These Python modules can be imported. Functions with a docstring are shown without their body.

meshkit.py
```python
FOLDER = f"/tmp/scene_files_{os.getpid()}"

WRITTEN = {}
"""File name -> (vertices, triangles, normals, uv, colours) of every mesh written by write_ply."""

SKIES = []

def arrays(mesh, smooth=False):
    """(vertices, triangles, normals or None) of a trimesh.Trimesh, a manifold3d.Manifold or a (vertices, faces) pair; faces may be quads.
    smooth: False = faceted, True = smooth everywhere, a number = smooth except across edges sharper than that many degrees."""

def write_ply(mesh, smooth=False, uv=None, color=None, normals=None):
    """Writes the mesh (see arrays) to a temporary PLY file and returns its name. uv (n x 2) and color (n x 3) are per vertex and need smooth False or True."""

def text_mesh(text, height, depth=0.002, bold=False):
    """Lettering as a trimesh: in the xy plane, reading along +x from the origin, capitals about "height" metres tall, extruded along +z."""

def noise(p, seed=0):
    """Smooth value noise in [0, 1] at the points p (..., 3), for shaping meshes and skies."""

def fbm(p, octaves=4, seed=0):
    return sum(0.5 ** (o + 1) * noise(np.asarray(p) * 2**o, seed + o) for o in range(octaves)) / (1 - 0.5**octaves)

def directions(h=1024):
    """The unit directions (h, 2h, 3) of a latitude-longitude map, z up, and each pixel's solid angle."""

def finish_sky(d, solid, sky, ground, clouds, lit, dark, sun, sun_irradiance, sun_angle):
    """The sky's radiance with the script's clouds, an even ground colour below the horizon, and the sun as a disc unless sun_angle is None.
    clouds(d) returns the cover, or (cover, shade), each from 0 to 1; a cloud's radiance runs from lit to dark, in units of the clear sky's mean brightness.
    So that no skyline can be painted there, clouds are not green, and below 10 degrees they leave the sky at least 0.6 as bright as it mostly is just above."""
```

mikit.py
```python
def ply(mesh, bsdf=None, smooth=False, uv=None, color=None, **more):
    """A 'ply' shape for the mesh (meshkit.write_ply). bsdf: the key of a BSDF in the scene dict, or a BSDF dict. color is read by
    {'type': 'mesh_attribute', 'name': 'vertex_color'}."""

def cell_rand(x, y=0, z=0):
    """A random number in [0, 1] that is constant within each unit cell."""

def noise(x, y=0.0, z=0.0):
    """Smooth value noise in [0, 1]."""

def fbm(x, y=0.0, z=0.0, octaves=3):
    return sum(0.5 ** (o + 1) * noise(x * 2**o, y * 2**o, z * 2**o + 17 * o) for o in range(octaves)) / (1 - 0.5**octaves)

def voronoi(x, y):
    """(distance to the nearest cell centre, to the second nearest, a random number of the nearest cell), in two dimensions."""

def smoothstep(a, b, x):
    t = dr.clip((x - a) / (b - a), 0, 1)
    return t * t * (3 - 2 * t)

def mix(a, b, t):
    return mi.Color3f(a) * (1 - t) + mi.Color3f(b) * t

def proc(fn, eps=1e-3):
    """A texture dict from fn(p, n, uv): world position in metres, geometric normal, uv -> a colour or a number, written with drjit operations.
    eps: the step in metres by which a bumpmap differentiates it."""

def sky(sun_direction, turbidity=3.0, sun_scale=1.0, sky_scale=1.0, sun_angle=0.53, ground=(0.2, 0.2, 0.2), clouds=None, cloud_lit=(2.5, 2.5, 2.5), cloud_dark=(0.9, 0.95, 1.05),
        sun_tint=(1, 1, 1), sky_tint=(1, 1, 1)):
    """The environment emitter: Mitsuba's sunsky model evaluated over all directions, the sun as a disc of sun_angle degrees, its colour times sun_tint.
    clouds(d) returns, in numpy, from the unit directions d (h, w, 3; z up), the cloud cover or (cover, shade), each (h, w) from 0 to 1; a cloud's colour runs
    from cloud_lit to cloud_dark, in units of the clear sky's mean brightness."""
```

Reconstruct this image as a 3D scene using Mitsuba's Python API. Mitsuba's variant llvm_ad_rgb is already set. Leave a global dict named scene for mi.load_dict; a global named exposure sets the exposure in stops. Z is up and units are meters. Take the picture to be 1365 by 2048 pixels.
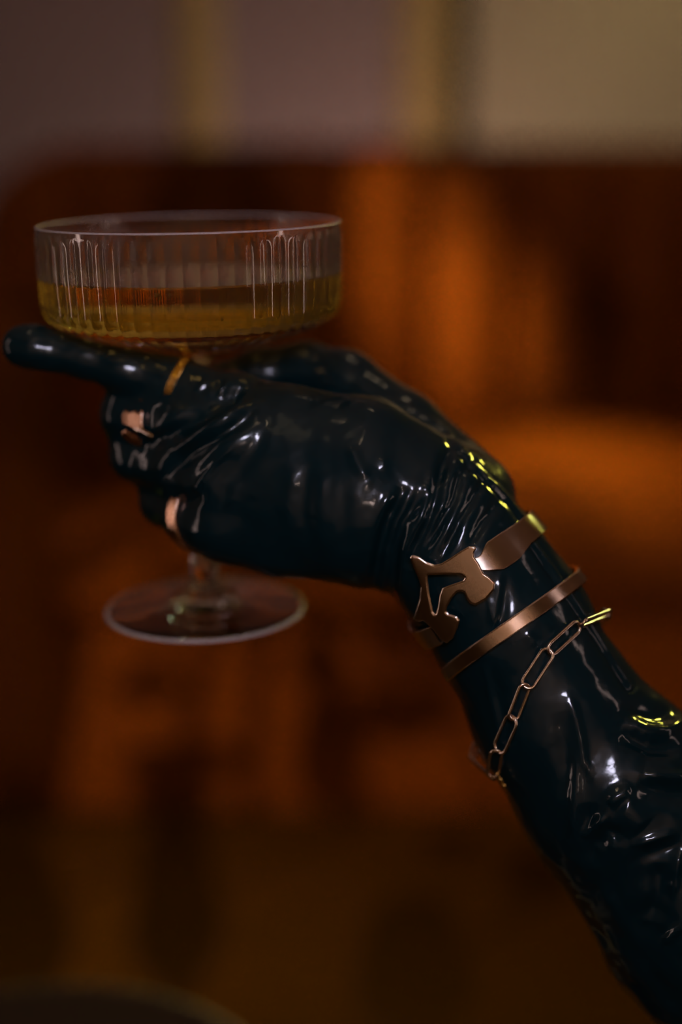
import math, random
import numpy as np
import trimesh
import drjit as dr
import mitsuba as mi
import mikit
import meshkit
from mikit import proc, noise, fbm, smoothstep, mix
from scipy.spatial import Delaunay
from shapely.geometry import Polygon, Point, LineString
import shapely

random.seed(4)
rng = np.random.default_rng(4)
T = mi.ScalarTransform4f
scene, labels = {}, {}

# ---------------------------------------------------------------- camera
FPX, CX, CY = 2844.0, 682.5, 1024.0
PITCH = math.radians(15.0)
EYE = np.array([0.0, 0.0, 0.90])
RIGHT = np.array([1.0, 0, 0])
FWD = np.array([0, math.cos(PITCH), -math.sin(PITCH)])
UP = np.array([0, math.sin(PITCH), math.cos(PITCH)])
scene['camera'] = {'type': 'thinlens', 'fov': 2 * math.degrees(math.atan(CX / FPX)), 'fov_axis': 'x',
                   'aperture_radius': 0.0115, 'focus_distance': 0.480, 'near_clip': 0.05, 'far_clip': 50,
                   'to_world': T().look_at(origin=EYE.tolist(), target=(EYE + FWD).tolist(), up=[0, 0, 1])}
exposure = 0.0


def world(q):
    """hand space (right, down, depth in metres from the eye) -> world"""
    q = np.asarray(q, float)
    return EYE + q[..., :1] * RIGHT - q[..., 1:2] * UP + q[..., 2:3] * FWD


def Q(px, py, d):
    return np.array([(px - CX) / FPX * d, (py - CY) / FPX * d, d])


def rgb(*c):
    return {'type': 'rgb', 'value': list(map(float, c))}


# ---------------------------------------------------------------- lamps (all unseen, outside the frame, placed and tuned for what they light)
LED_POWER = (105, 100, 130)          # cool panel beside the camera
BULB_POWER = (85, 74, 11)            # unseen yellow lamp on the right, rims the arm
CEIL_POWER = (0.5, 0.36, 0.22)    # dim unseen ceiling lamp behind the camera


def spot(key, origin, target, power, cut, beam):
    scene[key] = {'type': 'spot', 'to_world': T().look_at(origin=list(origin), target=list(target), up=[0.1, 0.9, 0.2]),
                  'intensity': rgb(*power), 'cutoff_angle': float(cut), 'beam_width': float(beam)}


spot('unseen_spot', (-0.75, 1.45, 2.2), (0.148, 2.33, 0.68), (33.0, 19.0, 6.0), 5.2, 1.0)           # unseen, lights the patch on the armchair back
spot('unseen_spot_001', (0.85, 1.25, 2.3), (0.27, 1.93, 0.42), (18.0, 10.8, 2.6), 9.0, 2)           # unseen, lights its seat
spot('unseen_spot_002', (1.1, 2.2, 1.9), (0.50, 2.9, 1.05), (1.3, 1.05, 0.52), 30, 3)             # unseen, lights the wall panel
spot('unseen_wall_uplight', (0.12, 2.62, 0.45), (0.10, 2.9, 1.0), (0.50, 0.355, 0.305), 75, 50)              # unseen, behind the armchair, brightens the lower wall
spot('unseen_spot_004', (0.2, -0.2, 2.3), (0.1, -1.8, 1.15), (12.0, 8.9, 7.4), 55, 15)             # unseen, lights the wall that the metal reflects
spot('unseen_uplight', (0.1, 2.70, 0.80), (0.0, 1.2, 2.5), (1.6, 1.15, 0.9), 55, 20)                       # unseen, lights the ceiling for reflections in the glass
spot('unseen_uplight_001', (0.3, -1.3, 1.0), (0.0, 0.5, 2.5), (2.8, 2.05, 1.75), 50, 25)                    # unseen, lights the ceiling to brighten the glass rim
SHADE_LAMP = np.array([-1.05, 0.80, 0.52])
spot('unseen_low_spot', SHADE_LAMP, (0.08, 1.72, 0.06), (3.0, 1.72, 0.55), 22, 8)                        # unseen, low, lights the armchair front and the rug

# ---------------------------------------------------------------- materials


def mat(key, d):
    scene[key] = d
    return key


def two(d):
    return {'type': 'twosided', 'bsdf': d}


def diffuse(key, fn):
    return mat(key, two({'type': 'diffuse', 'reflectance': fn if isinstance(fn, dict) else rgb(*fn)}))


diffuse('wall_paint', proc(lambda p, n, uv: mix((0.30, 0.235, 0.235), (0.33, 0.26, 0.25), fbm(p.x * 3, p.y * 3, p.z * 3))))
diffuse('panel_paint', proc(lambda p, n, uv: mix((0.42, 0.36, 0.25), (0.46, 0.40, 0.28), fbm(p.x * 3, p.y * 3, p.z * 3))))
diffuse('trim_paint', proc(lambda p, n, uv: mix((0.42, 0.32, 0.14), (0.46, 0.345, 0.155), fbm(p.x * 5, p.y * 5, p.z * 2))))
diffuse('side_paint', (0.34, 0.25, 0.17))
diffuse('ceiling_paint', (0.62, 0.50, 0.42))
diffuse('floor_wood', proc(lambda p, n, uv: mix((0.035, 0.022, 0.012), (0.06, 0.036, 0.018), fbm(p.x * 30, p.y * 3, 0))))


def velvet(p, n, uv):
    # crushed pile: patches brushed flat are darker than the raised nap
    brushed = smoothstep(0.45, 0.7, fbm(p.x * 5 + 3, p.y * 5, p.z * 3.4 + 1, 3))
    nap = mix((0.19, 0.048, 0.004), (0.072, 0.018, 0.0016), brushed)
    return mix(nap, (0.13, 0.033, 0.003), 0.35 * noise(p.x * 90, p.y * 90, p.z * 90))


mat('velvet', two({'type': 'principled', 'base_color': proc(velvet), 'roughness': 0.85, 'specular': 0.1, 'sheen': 0.3, 'sheen_tint': 0.9}))
mat('latex', {'type': 'bumpmap', 'nested_texture': proc(lambda p, n, uv: 0.00002 * fbm(p.x * 900, p.y * 900, p.z * 900, 2), eps=3e-4),
              'bsdf': two({'type': 'principled', 'base_color': rgb(0.0010, 0.0080, 0.0094), 'roughness': 0.11, 'specular': 0.32,
                           'clearcoat': 0.2, 'clearcoat_gloss': 0.95})})
mat('glass', {'type': 'dielectric', 'int_ior': 1.5, 'ext_ior': 1.0})
mat('glint_glass', {'type': 'blendbsdf', 'weight': 0.38, 'a': {'type': 'roughdielectric', 'distribution': 'ggx', 'alpha': 0.3, 'int_ior': 1.5, 'ext_ior': 1.0},
                     'b': two({'type': 'diffuse', 'reflectance': rgb(0.62, 0.50, 0.46)})})  # pale diffuse share paints the bright light line of rim and foot edge
mat('wine_in_glass', {'type': 'dielectric', 'int_ior': 1.34, 'ext_ior': 1.5, 'specular_transmittance': rgb(0.995, 0.875, 0.43)})
mat('wine_surface', {'type': 'dielectric', 'int_ior': 1.34, 'ext_ior': 1.0, 'specular_transmittance': rgb(0.99, 0.93, 0.7)})
mat('bubble_air', {'type': 'dielectric', 'int_ior': 1.0, 'ext_ior': 1.34})
mat('rose_metal', two({'type': 'roughconductor', 'material': 'none', 'specular_reflectance': rgb(0.93, 0.78, 0.71), 'alpha': 0.06}))
mat('gold_metal', two({'type': 'roughconductor', 'material': 'none', 'specular_reflectance': rgb(0.92, 0.62, 0.22), 'alpha': 0.08}))
mat('copper_metal', two({'type': 'roughconductor', 'material': 'none', 'specular_reflectance': rgb(0.90, 0.55, 0.38), 'alpha': 0.12}))
mat('dark_wood', two({'type': 'roughplastic', 'diffuse_reflectance': rgb(0.018, 0.011, 0.006), 'alpha': 0.2}))
diffuse('pale_metal', (0.25, 0.21, 0.15))
diffuse('leaf_green', (0.03, 0.06, 0.02))
mat('lamp_black', two({'type': 'diffuse', 'reflectance': rgb(0.02, 0.02, 0.02)}))


def tag(key, label=None, category=None, group=None, kind=None):
    e = {}
    for k, v in (('label', label), ('category', category), ('group', group), ('kind', kind)):
        if v:
            e[k] = v
    labels[key] = e


def numbered(key):
    if key not in scene:
        return key
    k = 1
    while f'{key}_{k:03d}' in scene:
        k += 1
    return f'{key}_{k:03d}'


def put(key, mesh, bsdf, smooth=False, **more):
    key = numbered(key)
    scene[key] = mikit.ply(mesh, bsdf, smooth=smooth, **more)
    return key


def box(x0, x1, y0, y1, z0, z1):
    m = trimesh.creation.box((x1 - x0, y1 - y0, z1 - z0))
    m.apply_translation(((x0 + x1) / 2, (y0 + y1) / 2, (z0 + z1) / 2))
    return m


def soft_box(x0, x1, y0, y1, z0, z1, r, n=14, puff=0.0):
    """A cushion: a subdivided box pulled to rounded edges; puff bulges its faces."""
    c = np.array([(x0 + x1) / 2, (y0 + y1) / 2, (z0 + z1) / 2])
    h = np.array([(x1 - x0) / 2, (y1 - y0) / 2, (z1 - z0) / 2])
    g = np.linspace(-1, 1, n)
    verts, faces = [], []
    for ax in range(3):
        for sg in (-1, 1):
            a, b = [i for i in range(3) if i != ax]
            A, B = np.meshgrid(g, g, indexing='ij')
            v = np.zeros((n * n, 3))
            v[:, ax], v[:, a], v[:, b] = sg, A.ravel(), B.ravel()
            base = sum(len(x) for x in verts)
            i, j = np.meshgrid(np.arange(n - 1), np.arange(n - 1), indexing='ij')
            q = np.stack([i * n + j, (i + 1) * n + j, (i + 1) * n + j + 1, i * n + j + 1], -1).reshape(-1, 4) + base
            if (sg > 0) != (ax != 1):
                q = q[:, ::-1]
            verts.append(v)
            faces.append(q)
    v, f = np.vstack(verts), np.vstack(faces)
    v = np.sign(v) * (1 - (1 - np.abs(v)) ** 1.6)          # more rings near the edges
    s = v.copy()
    p = v * h
    inner = np.clip(p, -(h - r), h - r)
    dlt = p - inner
    L = np.linalg.norm(dlt, axis=1, keepdims=True)
    p = inner + dlt / np.maximum(L, 1e-9) * np.minimum(L, r)
    if puff:
        w = (1 - s[:, [1, 0, 0]] ** 2) * (1 - s[:, [2, 2, 1]] ** 2)
        p = p + np.sign(s) * puff * w * (np.abs(s) > 0.98)
    m = trimesh.Trimesh(p + c, np.vstack([f[:, [0, 1, 2]], f[:, [0, 2, 3]]]), process=False)
    m.merge_vertices(digits_vertex=7)
    return m


def sweep(points, radius, sides=12, closed=False, cap=True):
    p = np.asarray(points, float)
    n = len(p)
    if closed:
        t = np.roll(p, -1, 0) - np.roll(p, 1, 0)
    else:
        t = np.gradient(p, axis=0)
    t /= np.linalg.norm(t, axis=1, keepdims=True)
    a = np.cross(t[0], [0.3, 0.2, 0.9])
    a /= np.linalg.norm(a)
    fr = []
    for i in range(n):
        a = a - t[i] * (a @ t[i])
        a /= np.linalg.norm(a)
        fr.append(a.copy())
    a = np.array(fr)
    b = np.cross(t, a)
    ang = np.arange(sides) * 2 * np.pi / sides
    r = np.broadcast_to(np.asarray(radius, float), (n,))
    v = p[:, None] + r[:, None, None] * (np.cos(ang)[None, :, None] * a[:, None] + np.sin(ang)[None, :, None] * b[:, None])
    if closed:  # untwist the last frame onto the first
        best = min(range(sides), key=lambda k: np.linalg.norm(np.roll(v[0], -k, 0) - v[-1]))
        rows = np.vstack([v, np.roll(v[0], -best, 0)[None]])
    else:
        rows = v
    m = len(rows)
    i, j = np.meshgrid(np.arange(m - 1), np.arange(sides), indexing='ij')
    q = np.stack([i * sides + j, i * sides + (j + 1) % sides, (i + 1) * sides + (j + 1) % sides, (i + 1) * sides + j], -1).reshape(-1, 4)
    V, F = rows.reshape(-1, 3), np.vstack([q[:, [0, 1, 2]], q[:, [0, 2, 3]]])
    if not closed and cap:
        c0, c1 = len(V), len(V) + 1
        V = np.vstack([V, p[0], p[-1]])
        k = np.arange(sides)
        F = np.vstack([F, np.stack([np.full(sides, c0), (k + 1) % sides, k], -1),
                       np.stack([np.full(sides, c1), (m - 1) * sides + k, (m - 1) * sides + (k + 1) % sides], -1)])
    return trimesh.Trimesh(V, F, process=False)


# ---------------------------------------------------------------- the room
WALL_Y = 2.90
put('wall_back', box(-2.2, 0.205, WALL_Y, WALL_Y + 0.1, 0, 2.5), 'wall_paint'); tag('wall_back', 'mauve grey wall behind the orange chair', kind='structure')
put('wall_back__panel', box(0.252, 2.2, WALL_Y - 0.004, WALL_Y + 0.1, 0, 2.5), 'panel_paint')
labels['wall_back__panel'] = {'label': 'olive beige wall panel'}
put('wall_back__gap', box(0.205, 0.252, WALL_Y + 0.05, WALL_Y + 0.1, 0, 2.5), 'lamp_black')


def moulding(x0, x1, depth):
    xs = np.linspace(0, 1, 13)
    prof = [(x0 + (x1 - x0) * t, WALL_Y - depth * (1 - abs(2 * t - 1) ** 4)) for t in xs]
    poly = Polygon(prof + [(x1, WALL_Y + 0.01), (x0, WALL_Y + 0.01)]).buffer(0)
    m = trimesh.creation.extrude_polygon(poly, 2.5, engine='earcut')
    return m


put('trim_1', moulding(-0.325, -0.232, 0.016), 'trim_paint', smooth=35); tag('trim_1', 'olive vertical moulding on the wall above the glass', kind='structure')
put('trim_2', moulding(0.108, 0.212, 0.022), 'trim_paint', smooth=35); tag('trim_2', 'broad pale vertical moulding beside the dark wall gap', kind='structure')
put('wall_left', box(-2.3, -2.2, -1.8, WALL_Y + 0.1, 0, 2.5), 'side_paint'); tag('wall_left', kind='structure')
put('wall_right', box(2.2, 2.3, -1.8, WALL_Y + 0.1, 0, 2.5), 'side_paint'); tag('wall_right', kind='structure')
put('wall_front', box(-2.3, 2.3, -1.9, -1.8, 0, 2.5), 'side_paint'); tag('wall_front', kind='structure')
put('ceiling', box(-2.3, 2.3, -1.9, WALL_Y + 0.1, 2.5, 2.6), 'ceiling_paint'); tag('ceiling', kind='structure')
put('floor', box(-2.3, 2.3, -1.9, WALL_Y + 0.1, -0.1, 0), 'floor_wood'); tag('floor', 'dark wooden floor', kind='structure')


def rug_print(p, n, uv):
    c = mix((0.075, 0.033, 0.005), (0.10, 0.042, 0.006), fbm(p.x * 9, p.y * 9, 0))
    return c


diffuse('rug_pile', proc(rug_print))
put('rug', soft_box(-0.70, 1.3, 0.40, 2.55, 0.0, 0.014, 0.006, n=10), 'rug_pile', smooth=40)
tag('rug', 'brown rug under the armchair at the bottom of the picture', 'rug')

# ---------------------------------------------------------------- armchair
A = 'armchair'
tag(A, 'wide orange velvet channel-backed armchair, blurred behind the gloved hand', 'armchair')
BACK_Y, BACK_TOP = 2.36, 0.885


def channel(cx, cy, rot, w, z0, z1, depth):
    """one upright stuffed channel of the back: a slab with a round face and a round top"""
    nu, nv = 19, 26
    u = np.linspace(-np.pi / 2, np.pi / 2, nu)
    zz = np.linspace(0, 1, nv) ** 0.7
    rows = []
    for t in zz:
        k = 1.0 if t < 0.85 else math.sqrt(max(0.0, 1 - ((t - 0.85) / 0.15) ** 2))
        lean = 0.05 * t
        x = w / 2 * np.sign(np.sin(u)) * np.abs(np.sin(u)) ** 0.8
        y = -depth * np.cos(u) ** 0.8 * (0.35 + 0.65 * k) + lean
        z = z0 + (z1 - z0) * t - 0.012 * (1 - np.cos(u)) * (t > 0.85)
        rows.append(np.stack([x, y, np.broadcast_to(z, x.shape)], -1))
    top = rows[-1].copy(); top[:, 1] = 0.09
    rows.append(top)
    bot = rows[0].copy(); bot[:, 1] = 0.05
    rows = [bot] + rows
    v = np.array(rows)
    m, n = v.shape[:2]
    i, j = np.meshgrid(np.arange(m - 1), np.arange(n - 1), indexing='ij')
    q = np.stack([i * n + j, i * n + j + 1, (i + 1) * n + j + 1, (i + 1) * n + j], -1).reshape(-1, 4)
    v = v.reshape(-1, 3)
    c, s = math.cos(rot), math.sin(rot)
    v = np.stack([v[:, 0] * c - v[:, 1] * s + cx, v[:, 0] * s + v[:, 1] * c + cy, v[:, 2]], -1)
    return trimesh.Trimesh(v, np.vstack([q[:, [0, 1, 2]], q[:, [0, 2, 3]]]), process=False)


shell = soft_box(-0.62, 0.66, BACK_Y + 0.05, BACK_Y + 0.17, 0.12, BACK_TOP - 0.005, 0.058, n=16)


def slope_end(m):
    v = m.vertices.copy()
    v[:, 2] -= np.clip((-0.44 - v[:, 0]) / 0.13, 0, 1.4) ** 2 * 0.05 * np.clip((v[:, 2] - 0.55) / 0.2, 0, 1)
    m.vertices = v
    return m


put(A + '__backrest', slope_end(shell), 'velvet', smooth=50)
xs = 0.0725 + 0.142 * np.arange(-4, 5)
for x in xs:
    put(A + '__backrest__channel', slope_end(channel(x, BACK_Y + 0.05, 0.0, 0.144, 0.40, BACK_TOP - 0.012 * abs(x) / 0.5, 0.085)), 'velvet', smooth=50)
put(A + '__arm', soft_box(-0.62, -0.352, 1.69, BACK_Y + 0.12, 0.026, 0.70, 0.07, puff=0.01), 'velvet', smooth=50)
put(A + '__arm', soft_box(0.62, 0.80, 1.66, BACK_Y + 0.12, 0.026, 0.64, 0.07, puff=0.01), 'velvet', smooth=50)
put(A + '__seat_cushion', soft_box(-0.425, 0.62, 1.70, BACK_Y, 0.29, 0.45, 0.055, n=22, puff=0.02), 'velvet', smooth=50)
put(A + '__skirt', soft_box(-0.425, 0.62, 1.73, BACK_Y + 0.08, 0.0145, 0.29, 0.02), 'velvet', smooth=50)
# unseen plant, its leaves shaped along lamp rays to darken arm, skirt and rug


def on_plane(px, py, axis, value):
    d = FWD + (px - CX) / FPX * RIGHT - (py - CY) / FPX * UP
    return EYE + d * (value - EYE[axis]) / d[axis]


PL = 'unseen_shade_plant'
stem_top = np.array([-0.72, 1.12, 0.52])
put(PL + '__stem', sweep(np.array([(-0.84, 1.22, 0.2), (-0.84, 1.22, 0.3), (-0.80, 1.18, 0.42), stem_top]), 0.008, 10), 'leaf_green', smooth=True)
pot = trimesh.creation.revolve(np.array([(0, 0), (0.085, 0), (0.11, 0.22), (0.118, 0.225), (0.118, 0.24), (0.104, 0.24), (0.1, 0.21), (0, 0.21)]), sections=48)
pot.apply_translation((-0.86, 1.26, 0.001))
put(PL + '__pot', pot, 'dark_wood', smooth=40)
for cx, cy, rx, ry, ax, val in ((380, 1520, 135, 42, 1, 1.73), (300, 1372, 75, 36, 1, 1.73), (665, 1500, 72, 125, 1, 1.73), (905, 1682, 52, 30, 2, 0.014), (1075, 1745, 70, 50, 2, 0.014),
                                (358, 1810, 92, 185, 2, 0.014), (835, 1940, 118, 160, 2, 0.014), (640, 1330, 60, 50, 1, 1.73), (15, 1130, 105, 560, 1, 1.69), (20, 1850, 130, 190, 2, 0.014), (805, 1425, 95, 62, 1, 1.73), (345, 1590, 85, 55, 1, 1.73)):
    t = np.linspace(0, 2 * np.pi, 33)[:-1]
    rr = 1 + 0.12 * np.cos(2 * t + 0.6) * np.sin(3 * t)
    edge = np.array([on_plane(cx + rx * r * math.cos(a), cy + ry * r * math.sin(a), ax, val) for a, r in zip(t, rr)])
    k = 0.42
    edge = SHADE_LAMP + k * (edge - SHADE_LAMP)
    c = edge.mean(0)
    n = SHADE_LAMP - c
    n /= np.linalg.norm(n)
    mid = c + (edge - c) * 0.5 + n * 0.006
    lo_ = np.vstack([edge, mid, c + n * 0.009]) - n * 0.0012
    v = np.vstack([edge, mid, c + n * 0.009, lo_])
    m = len(t)
    f = []
    for i in range(m):
        q = (i + 1) % m
        f += [(i, q, m + q), (i, m + q, m + i), (m + i, m + q, 2 * m)]
        o = 2 * m + 1
        f += [(o + i, o + m + q, o + q), (o + i, o + m + i, o + m + q), (o + m + i, o + 2 * m, o + m + q), (i, o + i, o + q), (i, o + q, q)]
    lf = put(PL + '__leaf', (v, np.array(f)), 'leaf_green', smooth=50)
    put(lf + '__stalk', sweep(np.array([c, (c + stem_top) / 2 + [0, 0, 0.02], stem_top - [0, 0, 0.1 * ((c[0] * 37) % 1)]]), 0.003, 8), 'leaf_green', smooth=True)
tag(PL, 'unseen broad-leaved plant left of the armchair, placed to cast dark blots on it and the rug', 'plant')

# ---------------------------------------------------------------- low table, its far edge enters the frame at the bottom left
tt = np.linspace(0, 2 * np.pi, 97)[:-1]
tc = np.array([-0.153, 0.588])
tab = trimesh.creation.cylinder(0.128, 0.018, sections=96); tab.apply_translation((tc[0], tc[1], 0.419))
put('side_table__top', tab, 'dark_wood', smooth=40)
rim = sweep(np.stack([tc[0] + 0.129 * np.cos(tt), tc[1] + 0.129 * np.sin(tt), np.full(96, 0.421)], -1), 0.006, 10, closed=True)
put('side_table__rim', rim, 'pale_metal', smooth=True)
leg = trimesh.creation.cylinder(0.016, 0.385, sections=24); leg.apply_translation((tc[0], tc[1], 0.2185))
put('side_table__pole', leg, 'dark_wood', smooth=40)
base = trimesh.creation.cylinder(0.10, 0.012, sections=48); base.apply_translation((tc[0], tc[1], 0.0145 + 0.006))
put('side_table__base', base, 'dark_wood', smooth=40)
tag('side_table', 'dark round table whose pale rim shows in the bottom left corner', 'table')
labels['side_table__rim'] = {'label': 'pale thin rim'}

# ---------------------------------------------------------------- unseen lamps with bodies, all out of view
panel_c = world(np.array([0.03, -0.12, -0.03]))
aim = world(Q(700, 1000, 0.50))
pm = np.array(T().look_at(origin=panel_c.tolist(), target=aim.tolist(), up=[0, 0, 1]).matrix)
dv, df = [], []
for i in range(10):
    for j in range(7):
        x, y, h = (i - 4.5) * 0.012, (j - 3) * 0.012, 0.0036
        b0 = len(dv)
        dv += [(x - h, y - h, 0.012), (x + h, y - h, 0.012), (x + h, y + h, 0.012), (x - h, y + h, 0.012)]
        df += [(b0, b0 + 1, b0 + 2), (b0, b0 + 2, b0 + 3)]
dv = np.array(dv) @ pm[:3, :3].T + pm[:3, 3]
scene['led_panel__diodes'] = {**mikit.ply((dv, np.array(df)), 'lamp_black'), 'emitter': {'type': 'area', 'radiance': rgb(*LED_POWER)}}
lb = trimesh.creation.box((0.14, 0.10, 0.02)); lb.apply_transform(pm)
put('led_panel__housing', lb, 'lamp_black')
tag('led_panel', 'unseen square LED light panel beside the camera, lighting the glove', 'lamp')
labels['led_panel__diodes'] = {'kind': 'stuff', 'label': 'grid of cool white diodes'}

for x, y, where in ((-0.55, 0.35, 'above the glass'), (0.35, 0.9, 'beyond the wrist'), (0.1, -0.5, 'behind the camera')):
    dl = trimesh.creation.cylinder(0.05, 0.012, sections=32)
    dl.apply_translation((x, y, 2.493))
    key = numbered('unseen_downlight')
    scene[key] = {**mikit.ply(dl, 'lamp_black', smooth=40), 'emitter': {'type': 'area', 'radiance': rgb(14, 10.5, 6.5)}}  # unseen, placed for glints on the glass
    tag(key, 'unseen small round warm lamp placed for glints, in the ceiling ' + where, 'lamp', 'unseen downlights')
for k, (x, y) in enumerate(((-1.25, 0.35), (1.20, 0.20))):
    tb_ = trimesh.creation.cylinder(0.035, 1.1, sections=32)
    tb_.apply_translation((x, y, 0.62 + 0.3))
    key = ('unseen_tube_lamp', 'unseen_tube_lamp_001')[k]
    scene[key + '__tube'] = {**mikit.ply(tb_, 'lamp_black', smooth=40), 'emitter': {'type': 'area', 'radiance': rgb(4.2, 2.95, 2.6)}}  # unseen, placed to draw light lines on the ribs
    st = trimesh.creation.cylinder(0.09, 0.37, sections=32)
    st.apply_translation((x, y, 0.185))
    scene[key + '__stand'] = mikit.ply(st, 'lamp_black', smooth=40)
    tag(key, 'unseen upright tube lamp, lighting lines on the glass ribs, to the %s of the camera' % ('left', 'right')[k], 'lamp')
head = np.array([0.62, 1.25, 1.08])
hm = np.array(T().look_at(origin=head.tolist(), target=[0.05, 0.47, 0.84], up=[0, 0, 1]).matrix)
lens = trimesh.creation.cylinder(0.062, 0.004, sections=40)
lens.apply_translation((0, 0, 0.012))
lens.apply_transform(hm)
scene['unseen_floor_lamp__lens'] = {**mikit.ply(lens, 'lamp_black', smooth=40), 'emitter': {'type': 'area', 'radiance': rgb(*BULB_POWER)}}  # unseen, placed to rim the arm in yellow
hood = trimesh.creation.revolve(np.array([(0, -0.07), (0.04, -0.066), (0.065, -0.03), (0.073, 0.03), (0.070, 0.03), (0.064, -0.02), (0.063, 0.006), (0, 0.006)]), sections=40)
hood.apply_transform(hm)
put('unseen_floor_lamp__hood', hood, 'lamp_black', smooth=40)
put('unseen_floor_lamp__stand', sweep([head - hm[:3, 2] * 0.06, (0.70, 1.35, 0.95), (0.74, 1.40, 0.5), (0.74, 1.40, 0.04)], 0.008, 10), 'lamp_black', smooth=True)
fb = trimesh.creation.cylinder(0.09, 0.02, sections=40); fb.apply_translation((0.74, 1.40, 0.0255))
put('unseen_floor_lamp__foot', fb, 'lamp_black', smooth=40)
tag('unseen_floor_lamp', 'unseen slim black floor lamp with a warm yellow lens, lighting the upper edge of the arm', 'lamp')
cl = trimesh.creation.cylinder(0.22, 0.05, sections=40); cl.apply_translation((-0.3, -0.6, 2.474))
scene['unseen_ceiling_lamp'] = {**mikit.ply(cl, 'lamp_black', smooth=40), 'emitter': {'type': 'area', 'radiance': rgb(*CEIL_POWER)}}  # unseen, brightens the camera side that the bracelets reflect
tag('unseen_ceiling_lamp', 'unseen dim round ceiling lamp, brightening the room behind the camera', 'lamp')

# ---------------------------------------------------------------- the gloved arm: a signed distance in hand space
#   joints: (px, py, depth, radius in px)


def J(px, py, d, r):
    return Q(px, py, d), r * d / FPX


def chain(*js):
    js = [J(*j) for j in js]
    return [(js[i], js[i + 1]) for i in range(len(js) - 1)]


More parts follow.
